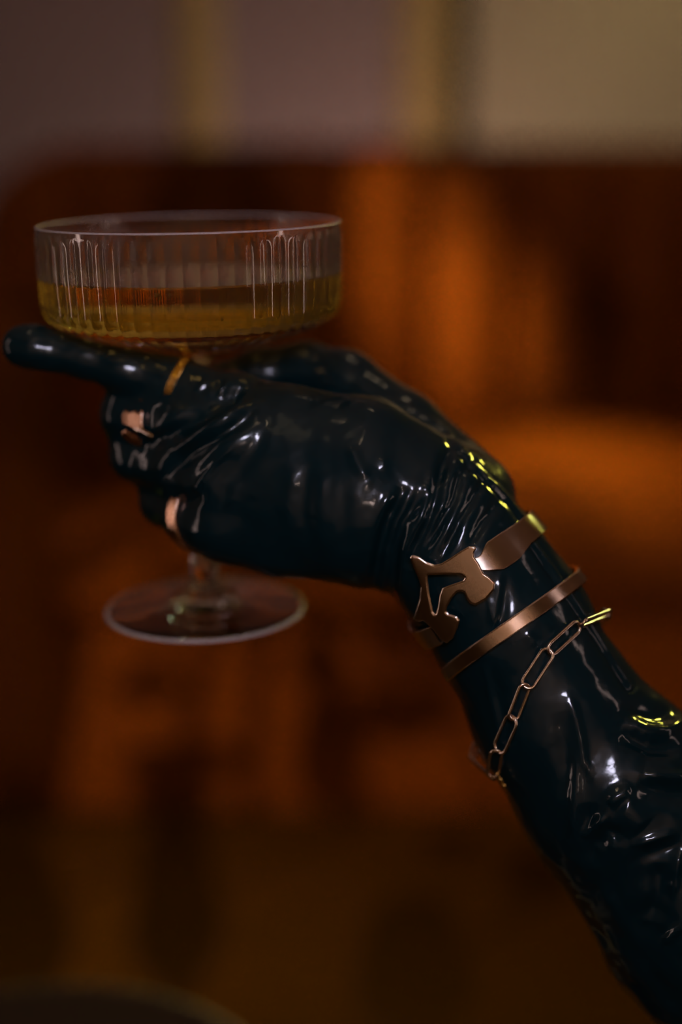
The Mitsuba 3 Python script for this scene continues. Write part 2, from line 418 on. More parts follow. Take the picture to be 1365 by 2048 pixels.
INDEX = chain((44, 692, .521, 39), (70, 694, .521, 41), (106, 703, .521, 37), (164, 713, .522, 41), (250, 738, .522, 47), (345, 768, .522, 51), (470, 808, .518, 61), (570, 850, .514, 80))
MIDDLE = chain((470, 880, .510, 72), (375, 850, .518, 62), (258, 828, .531, 55), (300, 850, .562, 46), (385, 862, .577, 38))
RING = chain((450, 965, .513, 72), (375, 935, .522, 64), (279, 908, .536, 57), (325, 935, .568, 46), (405, 948, .582, 37))
PINKY = chain((450, 1045, .518, 72), (390, 1030, .525, 62), (338, 1000, .540, 56), (395, 1042, .568, 37), (450, 1038, .580, 34))
PALM = [chain((570, 850, .514, 82), (720, 905, .513, 112), (860, 990, .514, 122)),
        chain((470, 880, .510, 74), (720, 980, .509, 110), (880, 1055, .514, 128)),
        chain((450, 965, .513, 72), (700, 1030, .511, 112), (860, 1065, .515, 122)),
        chain((450, 1045, .518, 76), (560, 1065, .518, 86), (720, 1062, .516, 106), (790, 1065, .516, 106))]
THUMB = chain((930, 1000, .528, 102), (800, 868, .542, 86), (690, 768, .551, 66), (610, 742, .556, 56), (520, 750, .557, 50), (440, 775, .555, 44), (405, 795, .556, 40))
FOREARM = chain((860, 1030, .515, 128), (905, 1090, .516, 143), (957, 1158, .516, 151), (1022, 1250, .516, 155), (1117, 1432, .517, 166), (1228, 1572, .518, 196),
                (1430, 1830, .520, 222), (1600, 2060, .524, 236), (1840, 2400, .53, 262))
BACKARM = chain((1840, 2400, .53, 262), (2350, 2640, .60, 300))


def cone(p, seg):
    (a, ra), (b, rb) = seg
    ba = (b - a).astype(p.dtype)
    pa = p - a.astype(p.dtype)
    h = np.clip(pa @ ba / (ba @ ba), 0, 1)
    return np.sqrt(((pa - h[:, None] * ba) ** 2).sum(-1)) - (ra + h * (rb - ra))


def smin(a, b, k):
    h = np.clip(0.5 + 0.5 * (b - a) / k, 0, 1)
    return b + (a - b) * h - k * h * (1 - h)


def chain_sdf(p, ch, k=0.004):
    out = None
    for seg in ch:
        s = cone(p, seg)
        out = s if out is None else smin(out, s, k)
    return out


def sdf_arm(p):
    out = chain_sdf(p, FOREARM, 0.006)
    for ch in PALM:
        out = smin(out, chain_sdf(p, ch), 0.008)
    return out


def sdf(p):
    out = sdf_arm(p)
    out = smin(out, chain_sdf(p, BACKARM), 0.02)
    out = smin(out, chain_sdf(p, THUMB), 0.006)
    out = smin(out, chain_sdf(p, INDEX), 0.0035)
    for ch in (MIDDLE, RING, PINKY):
        out = smin(out, chain_sdf(p, ch, 0.003), 0.006)
    return out


def grad(fn, p, e=2e-4):
    g = np.stack([fn(p + np.eye(3)[i] * e) - fn(p - np.eye(3)[i] * e) for i in range(3)], -1)
    return g / np.maximum(np.linalg.norm(g, axis=1, keepdims=True), 1e-9)


def mesh_sdf(fn, lo, hi, h, coarse=8):
    """surface nets; the fine grid is filled only near the surface"""
    lo = np.asarray(lo, float)
    n = (np.ceil((np.asarray(hi) - lo) / h / coarse).astype(int) + 1) * coarse
    nb = n // coarse
    bc = np.stack(np.meshgrid(*[(np.arange(k) + 0.5) * coarse * h for k in nb], indexing='ij'), -1).reshape(-1, 3) + lo
    val = fn(bc.astype(np.float32))
    vol = np.repeat(np.repeat(np.repeat(val.reshape(nb), coarse, 0), coarse, 1), coarse, 2).astype(np.float32)
    near = np.argwhere(np.abs(val.reshape(nb)) < coarse * h * 1.15)
    off = np.stack(np.meshgrid(*[np.arange(coarse)] * 3, indexing='ij'), -1).reshape(-1, 3)
    for c in range(0, len(near), 400):
        ijk = (near[c:c + 400, None] * coarse + off[None]).reshape(-1, 3)
        vol[ijk[:, 0], ijk[:, 1], ijk[:, 2]] = fn((ijk * h + lo).astype(np.float32))
    inside = vol < 0
    cell = np.zeros(np.array(vol.shape) - 1, np.uint8)
    for a in (0, 1):
        for b in (0, 1):
            for c in (0, 1):
                cell += inside[a:a + cell.shape[0], b:b + cell.shape[1], c:c + cell.shape[2]]
    act = np.argwhere((cell > 0) & (cell < 8))
    idx = np.full(cell.shape, -1, np.int64)
    idx[act[:, 0], act[:, 1], act[:, 2]] = np.arange(len(act))
    acc, cnt = np.zeros((len(act), 3)), np.zeros(len(act))
    corners = [np.array(c) for c in np.ndindex(2, 2, 2)]
    for a in corners:
        for ax in range(3):
            if a[ax] == 0:
                b = a.copy(); b[ax] = 1
                pa, pb = act + a, act + b
                va, vb = vol[tuple(pa.T)], vol[tuple(pb.T)]
                x = (va < 0) != (vb < 0)
                t = va[x] / (va[x] - vb[x])
                acc[x] += pa[x] + t[:, None] * (b - a)
                cnt[x] += 1
    v = acc / cnt[:, None] * h + lo
    faces = []
    for ax in range(3):
        o = [i for i in range(3) if i != ax]
        sl0, sl1 = [slice(None)] * 3, [slice(None)] * 3
        sl0[ax], sl1[ax] = slice(0, -1), slice(1, None)
        s0, s1 = inside[tuple(sl0)], inside[tuple(sl1)]
        for flip, hit in ((False, s0 & ~s1), (True, ~s0 & s1)):
            e = np.argwhere(hit)
            e = e[(e[:, o[0]] > 0) & (e[:, o[1]] > 0) & (e[:, o[0]] < cell.shape[o[0]]) & (e[:, o[1]] < cell.shape[o[1]])]
            d0, d1 = np.eye(3, dtype=int)[o[0]], np.eye(3, dtype=int)[o[1]]
            q = np.stack([idx[tuple((e - d0 - d1).T)], idx[tuple((e - d1).T)], idx[tuple(e.T)], idx[tuple((e - d0).T)]], -1)
            if flip != (ax == 1):
                q = q[:, ::-1]
            faces.append(q)
    q = np.vstack(faces)
    q = q[(q >= 0).all(1)]
    return v, np.vstack([q[:, [0, 1, 2]], q[:, [0, 2, 3]]])


def hit(px, py, off=0.0, fn=sdf_arm, start=0.42):
    """where the rays through these frame points meet the surface at this height above it"""
    px, py = np.asarray(px, float), np.asarray(py, float)
    d = np.full(px.shape, start)
    dirs = np.stack([(px - CX) / FPX, (py - CY) / FPX, np.ones_like(px)], -1)
    best, bd = np.full(px.shape, 9.0), d.copy()
    for _ in range(60):
        s = fn(dirs * d[:, None]) - off
        better = np.abs(s) < best
        best, bd = np.where(better, np.abs(s), best), np.where(better, d, bd)
        d = d + np.clip(s, -0.01, 0.02) * 0.9
        d = np.where(d > 0.56, bd, d)
    return dirs * bd[:, None]


def polyline_dist(u, v, pts):
    """distance to a polyline and the position along it, from 0 to 1"""
    P = np.array(pts, float)
    best, along = np.full(u.shape, 1e9), np.zeros(u.shape)
    L = np.r_[0, np.cumsum(np.linalg.norm(np.diff(P, axis=0), axis=1))]
    for i in range(len(P) - 1):
        a, b = P[i], P[i + 1]
        ab = b - a
        t = np.clip(((u - a[0]) * ab[0] + (v - a[1]) * ab[1]) / (ab @ ab), 0, 1)
        dd = np.hypot(u - a[0] - t * ab[0], v - a[1] - t * ab[1])
        m = dd < best
        best[m], along[m] = dd[m], ((L[i] + t * (L[i + 1] - L[i])) / L[-1])[m]
    return best, along


# creases (negative, mm) and ridges (positive) of the latex: (height, half width in px, points)
FOLDS = [
    (-3.2, 11, [(744, 1185), (752, 1160), (760, 1105), (778, 1035), (805, 985)]),
    (-2.9, 10, [(776, 1215), (782, 1180), (790, 1099), (808, 1047), (834, 1003), (856, 970)]),
    (-2.2, 9, [(812, 1150), (826, 1105), (852, 1055), (874, 985), (889, 924), (906, 880)]),
    (-1.9, 8, [(836, 1120), (878, 1055), (909, 994), (924, 950), (945, 920)]),
    (-1.6, 8, [(880, 1120), (922, 1042), (950, 995), (972, 960)]),
    (-1.1, 8, [(940, 1090), (965, 1045), (1000, 1000)]),
    (0.9, 9, [(790, 985), (772, 1010), (765, 1050)]),
    (0.9, 8, [(800, 1080), (818, 1030), (846, 985), (870, 950)]),
    (1.1, 10, [(838, 1060), (866, 1000), (888, 950)]),
    (0.9, 8, [(880, 1035), (912, 985), (935, 930)]),
    (0.8, 8, [(915, 1065), (945, 1010), (968, 975)]),
    (0.8, 9, [(700, 890), (715, 925), (735, 960)]),
    (0.5, 7, [(765, 915), (770, 940)]),
    # between the fingers
    (-2.4, 13, [(290, 893), (340, 868), (400, 832), (455, 800), (505, 768)]),
    (-1.9, 12, [(325, 955), (380, 905), (440, 868), (510, 826)]),
    (1.3, 12, [(330, 925), (400, 868), (470, 825), (520, 800)]),
    (-1.2, 12, [(345, 1010), (372, 1005), (400, 985)]),
    (0.5, 5, [(372, 1008), (400, 965), (432, 925), (470, 890)]),
    (-0.7, 16, [(430, 1020), (480, 930), (540, 850)]),
    # knuckle of the index finger
    (0.8, 5, [(392, 782), (418, 762)]), (0.8, 5, [(436, 790), (458, 764)]), (0.7, 5, [(474, 804), (496, 784)]),
    (0.45, 5, [(415, 790), (436, 772)]), (-0.5, 5, [(428, 785), (444, 765)]), (-0.5, 5, [(462, 795), (480, 775)]),
    (0.6, 9, [(505, 825), (520, 836)]),
    # faint drapes on the back of the hand
    (0.5, 12, [(590, 930), (575, 1010), (590, 1090)]), (0.5, 12, [(645, 930), (640, 1020), (650, 1100)]),
    (-0.5, 12, [(615, 940), (608, 1020), (620, 1100)]), (0.4, 10, [(470, 960), (462, 1010)]), (-0.5, 14, [(690, 960), (690, 1050), (700, 1120)]),
    (0.5, 10, [(470, 1120), (560, 1135), (650, 1150)]),
    # finger tip
    (0.5, 16, [(56, 668), (60, 700), (56, 730)]), (-0.4, 14, [(98, 670), (102, 700), (98, 738)]),
    # the wrist under the cuff
    (0.5, 5, [(1003, 1155), (995, 1210), (988, 1260)]), (0.4, 5, [(980, 1195), (985, 1250)]), (-0.5, 8, [(1012, 1165), (1004, 1240), (990, 1300)]),
    (0.4, 8, [(1050, 1265), (1075, 1290)]), (0.45, 6, [(965, 1320), (985, 1400), (1000, 1480)]), (-0.5, 10, [(982, 1330), (1005, 1420), (1020, 1500)]),
    # sleeve
    (0.8, 7, [(1138, 1392), (1150, 1430), (1162, 1480), (1170, 1525), (1188, 1560)]), (-1.0, 16, [(1115, 1420), (1130, 1490), (1140, 1560)]),
    (1.0, 10, [(1152, 1490), (1152, 1580), (1146, 1680)]), (-1.3, 14, [(1180, 1600), (1178, 1680), (1190, 1740)]),
    (1.6, 11, [(1245, 1440), (1290, 1462), (1335, 1462), (1375, 1440)]), (-2.0, 14, [(1240, 1465), (1300, 1495), (1370, 1500)]),
    (-1.4, 13, [(1260, 1412), (1310, 1430), (1350, 1425)]),
    (1.5, 10, [(1285, 1548), (1330, 1552), (1400, 1556)]), (-1.8, 16, [(1270, 1575), (1340, 1590), (1410, 1590)]),
    (1.5, 12, [(1215, 1608), (1235, 1590), (1265, 1578)]), (1.4, 22, [(1240, 1610), (1270, 1632), (1292, 1655)]),
    (1.2, 8, [(1165, 1682), (1185, 1655), (1215, 1630)]), (-1.6, 12, [(1190, 1700), (1220, 1665), (1250, 1675)]),
    (1.1, 7, [(1270, 1688), (1310, 1675), (1350, 1664)]), (-1.3, 12, [(1280, 1715), (1330, 1700), (1370, 1690)]),
    (1.1, 7, [(1358, 1700), (1352, 1750), (1348, 1790)]), (1.1, 8, [(1325, 1890), (1350, 1865), (1380, 1840)]),
    (-1.5, 16, [(1320, 1720), (1318, 1790), (1300, 1850)]), (0.8, 14, [(1200, 1770), (1240, 1830), (1290, 1900)]),
]
SEAM = [(560, 752), (640, 760), (706, 770), (781, 796), (843, 828), (893, 858), (925, 897), (950, 930), (990, 968), (1022, 1003), (1046, 1034)]
SEAM2 = [(1068, 1085), (1100, 1130), (1150, 1200), (1195, 1265), (1235, 1330), (1262, 1372)]

V, F = mesh_sdf(sdf, Q(-30, 560, .56) * [1, 1, 0] + [0, 0, .455], [0.36, 0.33, 0.635], 0.0009)
for _ in range(2):
    g = grad(sdf, V)
    V = V - sdf(V)[:, None] * g
NRM = grad(sdf, V)
u, v_ = V[:, 0] / V[:, 2] * FPX + CX, V[:, 1] / V[:, 2] * FPX + CY
view = V / np.linalg.norm(V, axis=1, keepdims=True)
front = np.clip(-(NRM * view).sum(1) * 2.2 + 0.65, 0, 1)
disp = np.zeros(len(V))
for amp, w, pts in FOLDS:
    P = np.array(pts)
    near = (u > P[:, 0].min() - 4 * w) & (u < P[:, 0].max() + 4 * w) & (v_ > P[:, 1].min() - 4 * w) & (v_ < P[:, 1].max() + 4 * w) & (front > 0)
    dd, al = polyline_dist(u[near], v_[near], pts)
    taper = np.clip(np.minimum(al, 1 - al) / 0.22, 0.15, 1) ** 0.7
    disp[near] += 1.25 * amp * 1e-3 * taper * np.exp(-(dd / (1.25 * w)) ** 2) * front[near]
for s in (SEAM, SEAM2):
    dd, al = polyline_dist(u, v_, s)
    w = front
    w = w * np.clip(al * 2.2 - 0.5, 0, 1) if s is SEAM else w
    disp += w * (0.00075 * np.exp(-(dd / 5.0) ** 2) - 0.0006 * np.exp(-((dd - 9) / 5.0) ** 2))
# loose latex: broad facets on the sleeve and wrist, finer puckers elsewhere
arm_t = np.clip((u * 0.56 + v_ * 0.83 - 1900) / 500, 0, 1)
disp += (meshkit.fbm(V * 48, 3, 5) - 0.5) * (0.0008 + 0.0055 * arm_t)
disp += (meshkit.fbm(V * 160, 2, 9) - 0.5) * 0.0006
V = V + NRM * disp[:, None]
put('person__glove', trimesh.Trimesh(world(V), F[:, ::-1], process=False), 'latex', smooth=True)
_m = trimesh.Trimesh(world(V), F[:, ::-1], process=False)
tag('person', 'outstretched arm in a glossy dark teal latex glove holding a coupe glass by its stem', 'person')
labels['person__glove'] = {'label': 'long glossy wrinkled dark teal latex glove'}

# ---------------------------------------------------------------- coupe glass
TILT = math.radians(0.9)
D0 = 0.525
RIM_Q = Q(378.8, 445, D0)
RIM_W = world(RIM_Q)
Rg = np.array([[math.cos(TILT), 0, -math.sin(TILT)], [0, 1, 0], [math.sin(TILT), 0, math.cos(TILT)]])
RIBS, SEG = 60, 960


def curve(pts, n):
    """a smooth profile through the points (Catmull-Rom)"""
    P = np.array(pts, float)
    P = np.vstack([2 * P[0] - P[1], P, 2 * P[-1] - P[-2]])
    out = []
    for i in range(1, len(P) - 2):
        t = np.linspace(0, 1, n, endpoint=False)[:, None]
        a, b, c, d = P[i - 1], P[i], P[i + 1], P[i + 2]
        out.append(0.5 * (2 * b + (c - a) * t + (2 * a - 5 * b + 4 * c - d) * t ** 2 + (3 * b - a - 3 * c + d) * t ** 3))
    out.append(P[-2][None])
    return np.vstack(out)


def lathe(prof, amp=None, phase=0.0):
    prof = np.asarray(prof, float) * 1e-3
    ph = np.arange(SEG) * 2 * np.pi / SEG
    r, z = prof[:, 0][:, None], prof[:, 1][:, None]
    if amp is not None:
        wave = 1.0 - 2 * np.abs(np.cos(RIBS / 2 * ph + phase)) ** 0.8
        r = r + 1e-3 * np.asarray(amp)[:, None] * wave[None]
    else:
        r = np.broadcast_to(r, (len(prof), SEG))
    v = np.stack([r * np.cos(ph), r * np.sin(ph), np.broadcast_to(z, r.shape)], -1)
    n = len(prof)
    i, j = np.meshgrid(np.arange(n - 1), np.arange(SEG), indexing='ij')
    q = np.stack([i * SEG + j, (i + 1) * SEG + j, (i + 1) * SEG + (j + 1) % SEG, i * SEG + (j + 1) % SEG], -1).reshape(-1, 4)
    f = np.vstack([q[:, [0, 1, 2]], q[:, [0, 2, 3]]])
    return v.reshape(-1, 3), f


def place_glass(vf, flip=False):
    v, f = vf
    return trimesh.Trimesh(v @ Rg.T + RIM_W, f[:, ::-1] if flip else f, process=False)


LEVEL = -18.8
outer = curve([(56.2, -0.6), (56.25, -4), (56.15, -15), (55.7, -26.6), (55.2, -30.6), (53.6, -34.0), (49.7, -36.9), (40.2, -40.5), (25.7, -44.7), (11.5, -48.6), (6.2, -50.8), (4.4, -55)], 6)
amp_o = 0.24 * np.clip((-outer[:, 1] - 2.0) / 3.5, 0, 1) * np.clip((outer[:, 0] - 6) / 40, 0, 1)
rimc = np.array([(55.0 + 0.6 + 0.6 * math.cos(t), -0.6 + 0.6 * math.sin(t)) for t in np.linspace(math.pi, 0, 9)])
inner_up = curve([(55.0, LEVEL), (55.0, -12), (55.0, -4), (55.0, -0.6)], 5)
inner_dn = curve([(55.0, LEVEL), (54.7, -25), (54.0, -29.4), (52.1, -32.5), (48.0, -35.0), (39.3, -38.0), (25, -41.6), (10, -44.6), (0.02, -45.4)], 6)
amp_i = lambda c: 0.08 * np.clip((-c[:, 1] - 2.0) / 3.5, 0, 1) * np.clip((c[:, 0] - 4) / 40, 0, 1)
vi, fi = lathe(inner_up, -amp_i(inner_up))
vo, fo = lathe(outer, amp_o)
put('coupe_glass__bowl', place_glass((np.vstack([vi, vo]), np.vstack([fi, fo + len(vi)]))), 'glass', smooth=True)
put('coupe_glass__rim', place_glass(lathe(rimc)), 'glint_glass', smooth=True)
labels['coupe_glass__rim'] = {'label': 'glass rim with its bright light line put into the colour'}
SEG = 96
stem = curve([(4.4, -55), (4.0, -65), (3.9, -90), (4.0, -112), (4.5, -124), (5.6, -131), (5.9, -134), (5.1, -137.5), (5.6, -140.5), (7.0, -142.5)], 6)
put('coupe_glass__stem', place_glass(lathe(stem)), 'glass', smooth=True)
foot = curve([(7.0, -142.5), (10, -144.9), (15, -146.6), (24, -147.9), (36.5, -149.0), (39.0, -149.4), (39.5, -150.1), (38.9, -150.9), (36, -151.2), (20, -150.9), (8, -150.0), (0.02, -149.6)], 6)
edge = (foot[:, 0] > 37.6)
k0, k1 = np.flatnonzero(edge)[[0, -1]]
va, fa = lathe(foot[:k0 + 1])
vb, fb_ = lathe(foot[k1:])
put('coupe_glass__foot', place_glass((np.vstack([va, vb]), np.vstack([fa, fb_ + len(va)]))), 'glass', smooth=True)
put('coupe_glass__foot_edge', place_glass(lathe(foot[k0:k1 + 1])), 'glint_glass', smooth=True)  # pale edge stands for the light caught in the foot
tag('coupe_glass', 'clear ribbed coupe glass with straight sides held in the gloved hand', 'glass')
SEG = 960
put('champagne__body', place_glass(lathe(inner_dn, -amp_i(inner_dn))), 'wine_in_glass', smooth=True)
r0 = 55.0
surf = np.array([(0.02, LEVEL), (20, LEVEL), (40, LEVEL), (51.5, LEVEL), (53.0, LEVEL + 0.06), (54.1, LEVEL + 0.3), (r0, LEVEL + 0.9)])
amps = -amp_i(np.array([(r0, LEVEL)]))[0]
put('champagne__surface', place_glass(lathe(surf, np.array([0, 0, 0, 0, amps * .3, amps * .7, amps]))), 'wine_surface', smooth=True)
tag('champagne', 'golden sparkling wine filling the lower half of the ribbed coupe', 'drink')
bub = []
ico = trimesh.creation.icosphere(1, 1.0)
for k in range(90):
    a = rng.uniform(0, 2 * np.pi)
    if k < 40:
        a = rng.normal(-0.35, 0.22)
    zz = rng.uniform(-35, LEVEL - 1)
    rr = (54.0 - max(0, (-30 - zz)) * 0.8) - rng.uniform(0.6, 3)
    if k >= 70:
        rr, zz = rng.uniform(5, 50), LEVEL - 0.5
    m = ico.copy()
    m.apply_scale(rng.uniform(0.3, 0.8))
    m.apply_translation((rr * math.cos(a), rr * math.sin(a), zz))
    m.vertices *= 1e-3
    bub.append(m)
bub = trimesh.util.concatenate(bub)
put('champagne__bubbles', place_glass((bub.vertices, bub.faces)), 'bubble_air', smooth=True)
labels['champagne__bubbles'] = {'kind': 'stuff', 'label': 'tiny rising bubbles'}

# ---------------------------------------------------------------- jewellery


class Limb:
    """cylinder coordinates about an axis in hand space: s along it (px from the first point), theta 0 towards the eye, 90 towards the upper right"""

    def __init__(self, a, b, fn, reach):
        self.o, d = Q(*a), Q(*b) - Q(*a)
        self.a = d / np.linalg.norm(d)
        e = np.array([0, 0, -1.0])
        self.e1 = e - self.a * (e @ self.a)
        self.e1 /= np.linalg.norm(self.e1)
        self.e2 = np.cross(self.a, self.e1)
        if self.e2 @ np.array([0.5, -1, 0]) < 0:
            self.e2 = -self.e2
        self.fn, self.reach = fn, reach
        self.px = a[2] / FPX

    def at(self, s, th, off):
        s, th, off = np.broadcast_arrays(np.asarray(s, float), np.asarray(th, float), np.asarray(off, float))
        c = self.o + (s * self.px)[..., None] * self.a
        d = np.cos(th)[..., None] * self.e1 + np.sin(th)[..., None] * self.e2
        c, d, off = c.reshape(-1, 3), d.reshape(-1, 3), off.reshape(-1)
        rho = np.full(len(c), self.reach)
        for _ in range(40):
            rho = rho - (self.fn(c + rho[:, None] * d) - off) * 0.8
        return (c + rho[:, None] * d).reshape(s.shape + (3,))

    def where(self, q):
        q = q - self.o
        return q @ self.a / self.px, np.arctan2(q @ self.e2, q @ self.e1)


def band(limb, th, s, w, off, thick, bevel=0.00025, closed=False):
    """a metal strip round a limb: centre s(th), half width w(th) in px"""
    th, s, w = (np.asarray(x, float) for x in np.broadcast_arrays(th, s, w))
    wm = w * limb.px
    b = bevel
    sect = [(-1, 0, 0, 0), (-1, 0, 0, 1), (-1, b, 0, 2), (1, -b, 0, 2), (1, 0, 0, 1), (1, 0, 0, 0)]
    rows = []
    for sg, db, _, lev in sect:
        o = off + (0 if lev == 0 else thick - b if lev == 1 else thick)
        rows.append(limb.at(s + (sg * wm + db) / limb.px, th, np.full(th.shape, o)))
    v = np.stack(rows, 1)                      # (n, 6, 3)
    n, k = v.shape[:2]
    m = n if closed else n - 1
    i, j = np.meshgrid(np.arange(m), np.arange(k), indexing='ij')
    q = np.stack([i * k + j, i * k + (j + 1) % k, (i + 1) % n * k + (j + 1) % k, (i + 1) % n * k + j], -1).reshape(-1, 4)
    f = np.vstack([q[:, [0, 1, 2]], q[:, [0, 2, 3]]])
    if not closed:
        cap = np.array([(0, 1, 2), (0, 2, 3), (0, 3, 4), (0, 4, 5)])
        f = np.vstack([f, cap[:, ::-1], cap + (n - 1) * k])
    mesh = trimesh.Trimesh(world(v.reshape(-1, 3)), f, process=False)
    trimesh.repair.fix_normals(mesh)
    return mesh


def plate(outline, holes, off, thick, fn, smooth_px=2.0, bev=4.0, lift=None, flat=0.0):
    """a cut sheet bent over the limb: outline and holes in frame px, set at this height over the surface"""
    poly = Polygon(outline, holes).buffer(0)
    poly = poly.buffer(smooth_px).buffer(-2 * smooth_px).buffer(smooth_px)
    if poly.geom_type != 'Polygon':
        poly = max(poly.geoms, key=lambda g: g.area)

    def ring(r, step):
        L = r.length
        n = max(8, int(L / step))
        return np.array([r.interpolate(t * L / n).coords[0] for t in range(n)])

    pts = [ring(r, 1.6) for r in (poly.exterior, *poly.interiors)]
    for ins in (bev * 0.35, bev * 0.7, bev):
        g = poly.buffer(-ins)
        for part in getattr(g, 'geoms', [g]):
            if not part.is_empty:
                pts += [ring(r, 2.2) for r in (part.exterior, *part.interiors)]
    x0, y0, x1, y1 = poly.bounds
    gx, gy = np.meshgrid(np.arange(x0, x1, 4.0), np.arange(y0, y1, 4.0))
    grid = np.stack([gx.ravel(), gy.ravel()], -1)
    core = poly.buffer(-bev * 1.3)
    grid = grid[shapely.contains_xy(core, grid[:, 0], grid[:, 1])]
    P = np.vstack(pts + [grid])
    P = P[np.unique(np.round(P, 2), axis=0, return_index=True)[1]]
    tri = Delaunay(P).simplices
    c = P[tri].mean(1)
    tri = tri[shapely.contains_xy(poly.buffer(0.05), c[:, 0], c[:, 1])]
    e1, e2 = P[tri[:, 1]] - P[tri[:, 0]], P[tri[:, 2]] - P[tri[:, 0]]
    area = e1[:, 0] * e2[:, 1] - e1[:, 1] * e2[:, 0]
    tri = np.where((area < 0)[:, None], tri[:, ::-1], tri)[np.abs(area) > 1e-4]
    dist = shapely.distance(poly.boundary, shapely.points(P))
    base = hit(P[:, 0], P[:, 1], off, fn)
    if flat:
        one = np.stack([P[:, 0], P[:, 1], np.ones(len(P))], -1)
        fit = one @ np.linalg.lstsq(one, base[:, 2], rcond=None)[0]
        z = (1 - flat) * base[:, 2] + flat * fit
        z -= max(0, (z - base[:, 2]).max())
        base = base / base[:, 2:] * z[:, None]
    extra = 0 if lift is None else lift(P)
    drop = 0.00035 * (1 - np.minimum(dist / bev, 1)) ** 2
    direction = base / np.linalg.norm(base, axis=1, keepdims=True)
    nrm = grad(fn, base, 1e-3)
    base = base + nrm * np.asarray(extra).reshape(-1, 1)
    top = base + nrm * (thick - drop)[:, None]
    n = len(P)
    e = np.sort(np.vstack([tri[:, [0, 1]], tri[:, [1, 2]], tri[:, [2, 0]]]), 1)
    ue, cnt = np.unique(e, axis=0, return_counts=True)
    ue = ue[cnt == 1]
    side = np.vstack([np.stack([ue[:, 0], ue[:, 1], ue[:, 1] + n], -1), np.stack([ue[:, 0], ue[:, 1] + n, ue[:, 0] + n], -1)])
    m = trimesh.Trimesh(world(np.vstack([base, top])), np.vstack([tri, tri[:, ::-1] + n, side]), process=False)
    trimesh.repair.fix_normals(m)
    return m


def table(th, pairs):
    a = np.array(pairs, float)
    return np.interp(th, a[:, 0], a[:, 1])


# the sculpted cuff
WRIST = Limb((900, 1085, .516), (1117, 1432, .517), sdf_arm, 0.055)
OUTLINE = [(821, 1114), (826, 1109), (840, 1113), (854, 1123), (870, 1129), (882, 1127), (901, 1116), (922, 1102), (938, 1093), (950, 1093), (953, 1098), (948, 1106), (949, 1114), (957, 1125),
           (968, 1147), (980, 1155), (990, 1165), (989, 1179), (973, 1198), (952, 1210), (941, 1206), (934, 1196), (929, 1184), (922, 1182), (915, 1184), (905, 1196), (896, 1212), (894, 1222),
           (898, 1226), (915, 1232), (921, 1240), (917, 1254), (908, 1275), (896, 1285), (887, 1281), (875, 1266), (861, 1250), (849, 1240), (839, 1242), (829, 1237), (833, 1224), (841, 1196),
           (843, 1172), (839, 1156), (828, 1132)]
HOLE = [(857, 1149), (889, 1148), (922, 1149), (931, 1155), (927, 1161), (903, 1169), (886, 1176), (881, 1189), (877, 1215), (873, 1230), (868, 1222), (860, 1184), (857, 1161)]
put('cuff_bracelet__plate', plate(OUTLINE, [HOLE], 0.0024, 0.0009, sdf_arm, flat=0.6), 'rose_metal', smooth=35)
# its band starts under the plate, runs over the upper edge of the wrist and round the back
STRIP = [(940, 1120), (957, 1118), (966, 1110), (973, 1097), (988, 1082), (1011, 1069), (1034, 1053), (1046, 1041), (1060, 1058), (1071, 1074), (1060, 1083), (1046, 1093), (1025, 1118), (1011, 1133), (995, 1141),
         (973, 1142), (962, 1148), (948, 1140)]
front_pts = [((940 + 948) / 2, 1130, 11), (969, 1127, 16), (992, 1111, 30), (1020, 1092, 30), (1046, 1068, 24)]
ss, ts, ws = [], [], []
for x, y, w in front_pts:
    q = hit(np.array([x]), np.array([y]), 0.0018)[0]
    s_, t_ = WRIST.where(q)
    ss.append(float(s_)); ts.append(float(t_)); ws.append(w)
qe = hit(np.array([853.]), np.array([1278.]), 0.0018)[0]
s_end, t_end = WRIST.where(qe)
t_end = float(t_end) + (2 * np.pi if t_end < 0 else 0)
keys = list(zip(ts, ss, ws)) + [(math.pi * 0.5 + 0.25, ss[-1] + 2, 23), (math.pi, 0.55 * ss[-1] + 0.45 * float(s_end), 22), (t_end - 0.3, float(s_end), 22), (t_end + 0.25, float(s_end), 20)]
keys.sort()
th = np.linspace(keys[0][0], keys[-1][0], 160)
put('cuff_bracelet__band', band(WRIST, th, table(th, [(k[0], k[1]) for k in keys]), table(th, [(k[0], k[2]) for k in keys]), 0.0014, 0.0009), 'rose_metal', smooth=35)
tag('cuff_bracelet', 'rose gold cuff with a cut-out abstract face shape, on the wrist nearest the hand', 'bracelet')
labels['cuff_bracelet__plate'] = {'label': 'curvy cut-out plate'}

# the plain narrow cuff
pa, pb = hit(np.array([905., 1022., 1130.]), np.array([1338., 1254., 1178.]), 0.002), None
sv, tv = zip(*[WRIST.where(q) for q in pa])
coef = np.polyfit(tv, sv, 2)
t0, t1 = min(tv) - 0.22, math.radians(205)
th = np.linspace(t0, t1, 140)
sb = np.where(th < max(tv) + .4, np.polyval(coef, np.minimum(th, max(tv) + .4)), np.polyval(coef, max(tv) + .4))
put('bangle', band(WRIST, th, sb, np.full(th.shape, 14.0), 0.0013, 0.0016, bevel=0.0004), 'rose_metal', smooth=35)
tag('bangle', 'plain narrow flat rose gold bangle between the cut-out cuff and the chain', 'bracelet')

# paper-clip chain
C = 'chain_bracelet'
tag(C, 'rose gold paper-clip chain bracelet, lowest of the three on the sleeve', 'bracelet')


